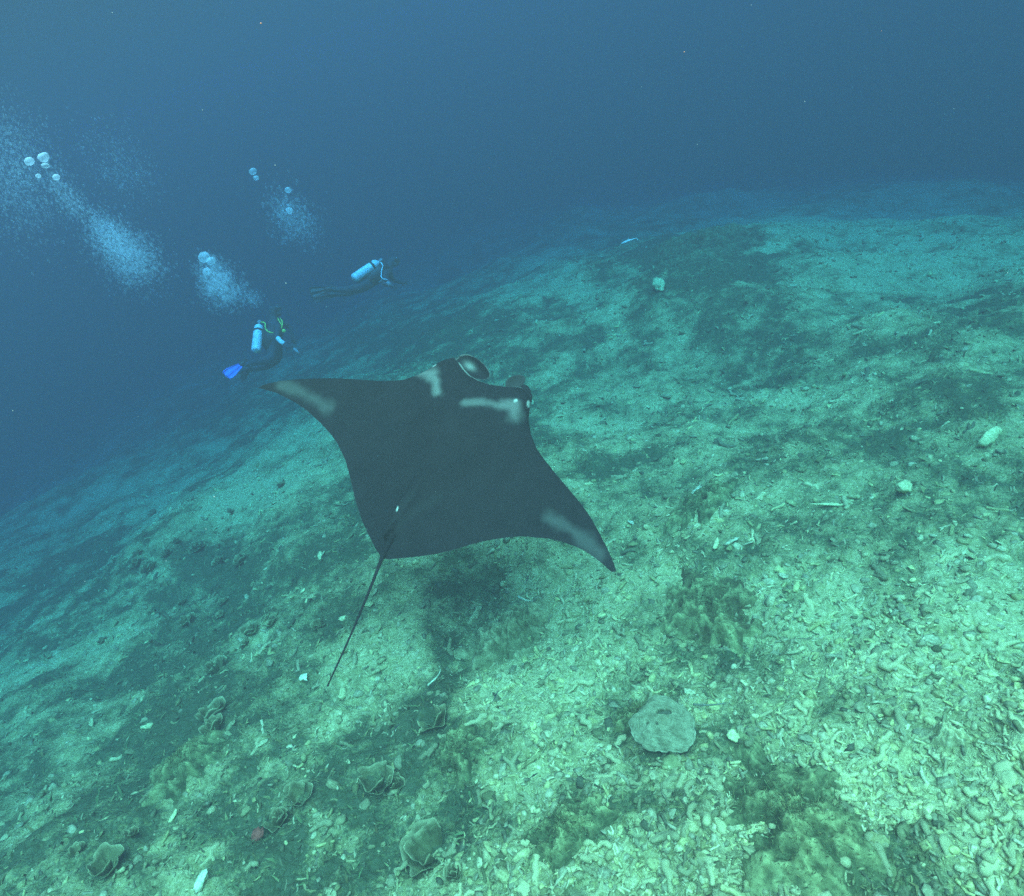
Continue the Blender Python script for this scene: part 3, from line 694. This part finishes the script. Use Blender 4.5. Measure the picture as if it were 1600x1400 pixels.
def fin_part(foot, tip, side, w, m, parent, origin, name='fin'):
    """a paddle blade with raised rails; side is the direction across the blade"""
    f, t = np.array(foot) - origin, np.array(tip) - origin; d = t - f; L = np.linalg.norm(d); d /= L
    s = np.array(side, float); s -= d * (d @ s); s /= np.linalg.norm(s); n = np.cross(d, s)
    V = []; T = []; us = np.linspace(0, 1, 12); vs = np.array([-1, -.92, -.84, -.3, -.22, .22, .3, .84, .92, 1])
    up = np.array([.012, .022, .004, .004, .014, .014, .004, .004, .022, .012])
    for sg in (1, -1):
        for u in us:
            ww = w * (.42 + .58 * min(1, u * 1.5)) * (1 if u < .93 else .93)
            for v, h in zip(vs, up): V.append(f + d * L * (u - (.05 * v * v if u > .9 else 0)) + s * v * ww + n * (sg * h + .05 * math.sin(u * 1.6)))
    nv = len(vs); nu = len(us)
    for sgi in range(2):
        for i in range(nu - 1):
            for j in range(nv - 1):
                a = sgi * nu * nv + i * nv + j; tr = [[a, a + nv, a + nv + 1], [a, a + nv + 1, a + 1]]; T += tr if sgi == 0 else [x[::-1] for x in tr]
    o2 = nu * nv
    for i in range(nu - 1):
        for j in (0, nv - 1): a = i * nv + j; T += [[a, a + nv, a + nv + o2], [a, a + nv + o2, a + o2]]
    for j in range(nv - 1):
        for i in (0, nu - 1): a = i * nv + j; T += [[a, a + 1, a + 1 + o2], [a, a + 1 + o2, a + o2]]
    o = link(name, tri_mesh(name, np.array(V), np.array(T)), m, parent, smooth=False)
    V, T = ico(3); V = V * .055; V = np.outer(V[:, 0] * 1.9, d) + np.outer(V[:, 1], s) + np.outer(V[:, 2], n) + f - d * .06
    link('foot_pocket', tri_mesh('foot_pocket', V, T), M_BLACK, o)
def hand_chains(J, E, wrist, palm, side_v, tag_):
    """five short finger chains beyond the wrist, slightly curled"""
    w = np.array(J[wrist][0]); p = np.array(palm); d = p - w; d /= np.linalg.norm(d); s = np.array(side_v, float); s -= d * (d @ s); s /= np.linalg.norm(s); n = np.cross(d, s)
    J[tag_ + 'palm'] = (w + d * .06, (.042, .024)); E.append((wrist, tag_ + 'palm'))
    for k, (o, L) in enumerate(((-.03, .07), (-.01, .085), (.01, .08), (.03, .062))):
        a = tag_ + 'f%da' % k; b = tag_ + 'f%db' % k
        J[a] = (w + d * (.10 + L * .4) + s * o * 1.1 - n * .01, .010); J[b] = (w + d * (.10 + L * .85) + s * o * 1.2 - n * .035, .008); E += [(tag_ + 'palm', a), (a, b)]
    J[tag_ + 'ta'] = (w + d * .07 + s * -.055 - n * .01, .012); J[tag_ + 'tb'] = (w + d * .115 + s * -.075 - n * .03, .010); E += [(tag_ + 'palm', tag_ + 'ta'), (tag_ + 'ta', tag_ + 'tb')]

def diver_upright():
    z = 12.2; A = lambda x, y, dz=0.0: at(x, y, z + dz); O = A(428, 556)
    root = empty('person', O, 'diver in black wetsuit hovering upright with silver tank and blue fin', 'person', 'scuba divers over the slope')
    J = {'pelvis': (A(428, 556), (.15, .12)), 'waist': (A(428, 540), (.145, .115)), 'chest': (A(428, 517), (.175, .13)), 'collar': (A(428, 502), (.11, .09)), 'neck': (A(428, 495), .065), 'head': (A(427.5, 486), (.095, .105)), 'crown': (A(427, 477), (.075, .085)),
         'shn': (A(436, 508, -.16), .07), 'eln': (A(432, 527, -.27), .052), 'wrn': (A(445, 538, -.36), .036),
         'shf': (A(441, 505, .14), .068), 'elf': (A(453, 511, .24), .05), 'wrf': (A(457, 524, .22), .035),
         'hipn': (A(424, 561, -.09), .105), 'knn': (A(404, 565, -.13), .07), 'ann': (A(383, 570, .02), .046),
         'hipf': (A(433, 561, .10), .105), 'knf': (A(416, 573, .16), .07), 'anf': (A(394, 577, .32), .046)}
    E = [('pelvis', 'waist'), ('waist', 'chest'), ('chest', 'collar'), ('collar', 'neck'), ('neck', 'head'), ('head', 'crown'), ('chest', 'shn'), ('shn', 'eln'), ('eln', 'wrn'), ('chest', 'shf'), ('shf', 'elf'), ('elf', 'wrf'),
         ('pelvis', 'hipn'), ('hipn', 'knn'), ('knn', 'ann'), ('pelvis', 'hipf'), ('hipf', 'knf'), ('knf', 'anf')]
    hand_chains(J, E, 'wrn', A(453, 543, -.38), ROT[:, 1], 'hn'); hand_chains(J, E, 'wrf', A(459, 532, .2), ROT[:, 1], 'hf')
    skin_body('body', J, E, 'pelvis', O, root, M_SUIT)
    tank_part(A(400, 549, -.26), A(405, 507, .02), .085, root, O)
    tube_part('hose', [A(408, 503, 0), A(414, 505, -.18), A(415, 514, -.24), A(421, 519, -.26), A(427, 520, -.24)], .011, M_HOSE, root, O)
    tube_part('hose', [A(441, 512, -.24), A(440, 508, -.26), A(437, 503, -.24), A(434, 497, -.16)], .009, M_HOSE, root, O)
    tube_part('hose', [A(439, 514, -.24), A(441, 509, -.26), A(441, 503, -.24), A(438, 497, -.14)], .009, M_HOSE, root, O)
    V, T = tube([(0, 0, -.012), (0, 0, .012)], [.034, .034], 18); g = link('gauge', tri_mesh('gauge', V, T), M_HOSE, root); g.location = Vector(A(443.5, 517, -.28) - O); g.rotation_euler = cam.matrix_world.to_euler()
    tube_part('cuff', [A(434, 528.5, -.30), A(438, 533, -.335), A(444, 537, -.36)], [.046, .044, .04], M_WHITE, root, O)
    fin_part(A(377, 570, .05), A(352, 590, -.2), ROT[:, 0] * .62 - ROT[:, 1] * .78, .10, M_FIN, root, O)
    fin_part(A(388, 579, .38), A(372, 590, .62), ROT[:, 1], .09, M_BLACK, root, O)
    tube_part('mask', [A(431, 479, -.09), A(436, 482, -.04), A(437, 482, .05), A(435, 480, .10)], .038, M_GLASS, root, O, 10, 10)
    tube_part('regulator', [A(433, 490, -.05), A(438, 491, -.03)], .04, M_BLACK, root, O)
    V, T = tube([A(459, 544, -.40) - O, A(463, 548, -.40) - O, A(468, 553, -.4) - O], [.012, .03, .012], 8)
    c = tri_mesh('pointer_torch', V, T); t_ = link('pointer_torch', c, M_GREY); t_.location = O; tag(t_, 'small grey torch hanging from the upright diver\'s hand', 'torch')
    # buoyancy jacket
    V, T = ico(4); s = np.array([.19, .145, .26]); V = V * s * (1 + lumpy(V, 3, .02, 3))[:, None]
    j = link('buoyancy_jacket', tri_mesh('buoyancy_jacket', V @ np.array([ROT[:, 0], ROT[:, 2], ROT[:, 1]]), T), M_BLACK, root); j.location = Vector(A(424, 528, -.02) - O)
def diver_prone():
    z = 12.8; A = lambda x, y, dz=0.0: at(x, y, z + dz); O = A(568, 446)
    root = empty('person', O, 'diver in black wetsuit swimming flat with bright silver tank', 'person', 'scuba divers over the slope')
    J = {'pelvis': (A(566, 447, .05), (.15, .12)), 'waist': (A(580, 439, .12), (.14, .115)), 'chest': (A(598, 426, .2), (.17, .13)), 'collar': (A(606, 418, .24), (.11, .09)), 'neck': (A(609, 414, .26), .065), 'head': (A(613, 408, .28), (.10, .10)), 'crown': (A(617, 402, .30), (.08, .085)),
         'shn': (A(602, 430, .05), .07), 'eln': (A(599, 444, -.02), .05), 'wrn': (A(608, 445, -.08), .036),
         'shf': (A(608, 426, .36), .068), 'elf': (A(614, 438, .42), .05), 'wrf': (A(624, 440, .45), .035),
         'hipn': (A(560, 450, -.05), .10), 'knn': (A(540, 453, -.10), .068), 'ann': (A(517, 452, -.12), .045),
         'hipf': (A(562, 451, .15), .10), 'knf': (A(543, 458, .18), .068), 'anf': (A(521, 460, .2), .045)}
    E = [('pelvis', 'waist'), ('waist', 'chest'), ('chest', 'collar'), ('collar', 'neck'), ('neck', 'head'), ('head', 'crown'), ('chest', 'shn'), ('shn', 'eln'), ('eln', 'wrn'), ('chest', 'shf'), ('shf', 'elf'), ('elf', 'wrf'),
         ('pelvis', 'hipn'), ('hipn', 'knn'), ('knn', 'ann'), ('pelvis', 'hipf'), ('hipf', 'knf'), ('knf', 'anf')]
    hand_chains(J, E, 'wrn', A(616, 447, -.1), ROT[:, 1], 'hn'); hand_chains(J, E, 'wrf', A(632, 441, .48), ROT[:, 1], 'hf')
    skin_body('body', J, E, 'pelvis', O, root, M_SUIT)
    tank_part(A(552, 436, -.12), A(592, 409, .06), .09, root, O)
    tube_part('hose', [A(594, 409, .08), A(598, 415, .0), A(596, 424, -.06), A(596, 433, -.08), A(599, 436, -.08), A(605, 437, -.06)], .010, M_WHITE, root, O)
    tube_part('hose', [A(597, 436, -.08), A(595, 439, -.09), A(592, 441, -.08)], .008, M_GREY, root, O)
    fin_part(A(510, 452, -.12), A(484, 456, -.2), ROT[:, 1], .10, M_BLACK, root, O); fin_part(A(514, 461, .2), A(488, 464, .25), ROT[:, 1], .10, M_BLACK, root, O)
    tube_part('mask', [A(619, 403, .2), A(622, 408, .26), A(621, 409, .36)], .036, M_GLASS, root, O, 10, 10)
    tube_part('regulator', [A(617, 412, .22), A(620, 415, .22)], .04, M_BLACK, root, O)
    tube_part('buoyancy_jacket', [A(572, 443, 0.06), A(582, 434, .1), A(594, 424, .14), A(603, 415, .18)], [.10, .165, .175, .11], M_BLACK, root, O, 18, 14)
    tube_part('glove', [A(605.5, 441, -.09), A(609, 445.5, -.1)], [.04, .045], M_GREY, root, O)
diver_upright(); diver_prone()

# ------------------------------------------------------------------ fish
M_DARKFISH = worn('dark_fish', (.05, .06, .05), .5); M_PALEFISH = worn('pale_fish', (.75, .78, .7), .35)
def fish(tail_px, head_px, depth, girth, m, label, group, fork=False):
    a, b = np.array(at(*tail_px, depth)), np.array(at(*head_px, depth + .05)); d = b - a; L = np.linalg.norm(d); d /= L
    us = np.linspace(0, 1, 12); rad = girth * L * np.array([.25, .3, .42, .6, .8, .95, 1, .98, .9, .75, .5, .2])
    V, T = tube([d * L * u for u in us], rad, 10); up = np.array([0, 0, 1.0]); side = np.cross(d, up); side /= np.linalg.norm(side); up = np.cross(side, d)
    V = V - np.outer(V @ side, side) * .35
    root = empty('fish', a, label, 'fish', group); link('body', tri_mesh('body', V, T), m, root)
    h = girth * L * (2.6 if fork else 1.6); Vt = []; t0 = girth * L * .12
    for s in (-1, 1):
        for (u, v, k) in ((.02, 0, 1), (-.12, h, .1), (-.04, 0, .3), (-.12, -h, .1)): Vt.append(d * L * u + up * v + side * s * t0 * k)
    Tt = [[0, 1, 2], [0, 2, 3], [4, 6, 5], [4, 7, 6]] + [t for p, q in ((0, 1), (1, 2), (2, 3), (3, 0)) for t in ([p, q, q + 4], [p, q + 4, p + 4])]
    link('tail_fin', tri_mesh('tail_fin', np.array(Vt), np.array(Tt)), m, root, smooth=False)
    Vd = [d * L * .45 + up * girth * L * .8 + side * .002, d * L * .62 + up * girth * L * .85, d * L * .42 + up * girth * L * 1.9, d * L * .45 + up * girth * L * .8 - side * .003, d * L * .62 + up * girth * L * .85 - side * .002, d * L * .42 + up * girth * L * 1.9 - side * .002]
    link('dorsal_fin', tri_mesh('dorsal_fin', np.array(Vd), np.array([[0, 1, 2], [3, 5, 4], [0, 2, 5], [0, 5, 3], [1, 4, 5], [1, 5, 2], [0, 3, 4], [0, 4, 1]])), m, root, smooth=False)
GF = 'slender dark fish over the reef'
fish((820, 912), (828, 896), 4.8, .07, M_DARKFISH, 'slender dark fish right of the tail, below the wing', GF)
fish((619, 967), (626, 955), 4.8, .06, M_DARKFISH, 'tiny dark fish just right of the middle of the tail', GF)
fish((598, 1070), (605, 1054), 4.6, .05, M_DARKFISH, 'slender dark fish right of the tip of the tail', GF)
fish((770, 1096), (779, 1078), 3.8, .06, M_DARKFISH, 'slender dark fish below the low dark mound', GF)
fish((826, 1217), (841, 1207), 3.3, .06, M_DARKFISH, 'dark fish pointing right at the lower middle of the reef', GF)
fish((612, 1143), (626, 1130), 3.8, .07, M_DARKFISH, 'dark fish over the rubble below the tip of the tail', GF)
fish((1366, 703), (1388, 709), 6.2, .08, M_DARKFISH, 'dark fish over the slope far right of the ray', GF)
fish((994, 372), (970, 381), 10.5, .08, M_PALEFISH, 'bright pale fish with forked tail far up the slope', None, True)

# ------------------------------------------------------------------ bubbles and drifting specks
def clear_mat(name, col, alpha, rough=.25):
    m = bpy.data.materials.new(name); m.use_nodes = True; n = m.node_tree.nodes; L = m.node_tree.links; b = n['Principled BSDF']
    b.inputs['Base Color'].default_value = (*col, 1); b.inputs['Roughness'].default_value = rough; b.inputs['Alpha'].default_value = alpha
    lw = n.new('ShaderNodeLayerWeight'); lw.inputs[0].default_value = .45; mp = n.new('ShaderNodeMapRange'); mp.inputs['To Min'].default_value = alpha * .45; mp.inputs['To Max'].default_value = min(1, alpha * 1.5)
    L.new(lw.outputs['Facing'], mp.inputs['Value']); L.new(mp.outputs[0], b.inputs['Alpha']); return m
M_BUB = clear_mat('air_bubble', (.95, .97, 1), .32, .5); M_FROTH = clear_mat('bubble_froth', (.95, .97, 1), .042)
OCT_V = np.array([(1, 0, 0), (-1, 0, 0), (0, 1, 0), (0, -1, 0), (0, 0, 1), (0, 0, -1)], float); OCT_T = np.array([(0, 2, 4), (2, 1, 4), (1, 3, 4), (3, 0, 4), (2, 0, 5), (1, 2, 5), (3, 1, 5), (0, 3, 5)])
V2, T2 = ico(3)
def scatter_mesh(name, P, R, V, T):
    n = len(P); g = RNG.uniform(.8, 1.2, (n, 1, 3))
    return tri_mesh(name, (V[None] * g * R[:, None, None] + P[:, None]).reshape(-1, 3), (T[None] + (np.arange(n) * len(V))[:, None, None]).reshape(-1, 3))
def plume(px0, px1, depth, w0, w1, n, rad, label, thick=.5):
    """bubbles strung from px0 (low end) to px1 (high end)"""
    a, b = np.array(at(*px0, depth)), np.array(at(*px1, depth)); u = RNG.beta(1.3, 2.0, n) ; w = (w0 + (w1 - w0) * u)[:, None]
    ax = ROT[:, 0]; ay = ROT[:, 1]; az = ROT[:, 2]
    P = a + (b - a) * u[:, None] + RNG.normal(size=(n, 1)) * w * ax + RNG.normal(size=(n, 1)) * w * ay + RNG.normal(size=(n, 1)) * w * thick * 2 * az
    R = np.clip(np.exp(RNG.normal(math.log(rad), .45, n)), rad * .4, rad * 3)
    c = a.copy(); o = link('bubble_plume', scatter_mesh('bubble_plume', P - c, R, OCT_V, OCT_T), M_FROTH); o.location = c
    tag(o, label, 'bubbles', 'bubble plumes rising from the divers', 'stuff')
plume((352, 462), (322, 405), 8.6, .13, .07, 3500, .0115, 'dense short plume of bubbles above the upright diver')
plume((225, 425), (140, 335), 7.8, .16, .08, 8000, .0088, 'broad soft plume of fine bubbles left of the upright diver')
plume((478, 365), (425, 300), 9.8, .17, .12, 2200, .0105, 'faint plume of bubbles high above the swimming diver')
plume((40, 330), (-10, 170), 7.0, .25, .2, 6500, .0072, 'faint haze of fine bubbles at the left edge of the water')
plume((210, 290), (150, 215), 8.5, .2, .2, 1500, .0075, 'sparse thin trail of bubbles in the open water')
plume((128, 335), (70, 262), 7.0, .07, .05, 1100, .0075, 'thin wispy trail of bubbles leading up to the big left bubbles')
plume((405, 470), (352, 452), 9.5, .05, .09, 700, .0090, 'thin wisp of bubbles between the upright diver and the dense plume')
def bubble(px, py, depth, r, label, group, flat=.8):
    me = tri_mesh('air_bubble', V2 * np.array([r, r, r * flat]) * (1 + lumpy(V2, px, .04, 2))[:, None], T2); o = link('air_bubble', me, M_BUB); o.location = at(px, py, depth); o.rotation_euler = (random.uniform(-.4, .4), random.uniform(-.4, .4), 0)
    tag(o, label, 'bubble', group)
GB = 'large bubbles high on the left'
bubble(46, 252, 5.0, .036, 'big pale bubble, leftmost of the upper left cluster', GB)
bubble(68, 246, 5.0, .040, 'big pale bubble at the top of the upper left cluster', GB)
bubble(71, 259, 5.0, .030, 'pale flattened bubble under the topmost one of the cluster', GB, .6)
bubble(88, 277, 5.0, .026, 'small bright bubble, lowest of the upper left cluster', GB)
bubble(60, 275, 5.2, .02, 'faint small bubble in the middle below the left cluster', GB)
bubble(319, 402, 8.5, .075, 'round bubble leading the dense short plume', 'bubbles at the head of the plumes')
bubble(329, 408, 8.5, .06, 'second round bubble at the head of the dense short plume', 'bubbles at the head of the plumes')
bubble(323, 424, 8.5, .05, 'bubble in the neck of the dense short plume', 'bubbles at the head of the plumes')
bubble(395, 268, 9.5, .055, 'lone pale bubble high above the faint plume', 'bubbles at the head of the plumes')
bubble(400, 278, 9.5, .04, 'smaller pale bubble under the lone one above the faint plume', 'bubbles at the head of the plumes')
bubble(450, 297, 9.7, .05, 'pale bubble at the head of the faint plume', 'bubbles at the head of the plumes')
bubble(452, 329, 9.7, .05, 'pale bubble in the middle of the faint plume', 'bubbles at the head of the plumes')

def specks():
    n = 340; d = RNG.uniform(.7, 1, n) ** .5; t = 1.3 * (8 / 1.3) ** RNG.uniform(0, 1, n)
    x = RNG.uniform(-500, 2100, n); y = RNG.uniform(-300, 1700, n)
    P = np.array([at(a, b, c) for a, b, c in zip(x, y, t)]); gz = ground_z(P[:, 0], P[:, 1]); P = P[P[:, 2] > gz + .15]; P = P[P[:, 2] < 9]
    R = np.clip(np.exp(RNG.normal(math.log(.0011), .4, len(P))), .0006, .004)
    V0 = np.array([(1, 0, 0), (-1, 0, 0), (0, 1, 0), (0, -1, 0), (0, 0, 1), (0, 0, -1)], float); T0 = np.array([(0, 2, 4), (2, 1, 4), (1, 3, 4), (3, 0, 4), (2, 0, 5), (1, 2, 5), (3, 1, 5), (0, 3, 5)])
    me = scatter_mesh('drifting_specks', P, R, V0, T0); cols = np.tile([.35, .35, .3], (len(P), 1)); red = RNG.uniform(size=len(P)) < .08; cols[red] = [.8, .28, .12]
    set_col(me, 'tint', np.repeat(cols, 6, 0)); m = mat('speck', rough=.8); N, L, b = nodes(m); L.new(attr(m, 'tint', 'Color'), b.inputs['Base Color']); 
    tag(link('drifting_specks', me, m), 'tiny pale specks of plankton drifting in the water', 'plankton', kind='stuff')
specks()
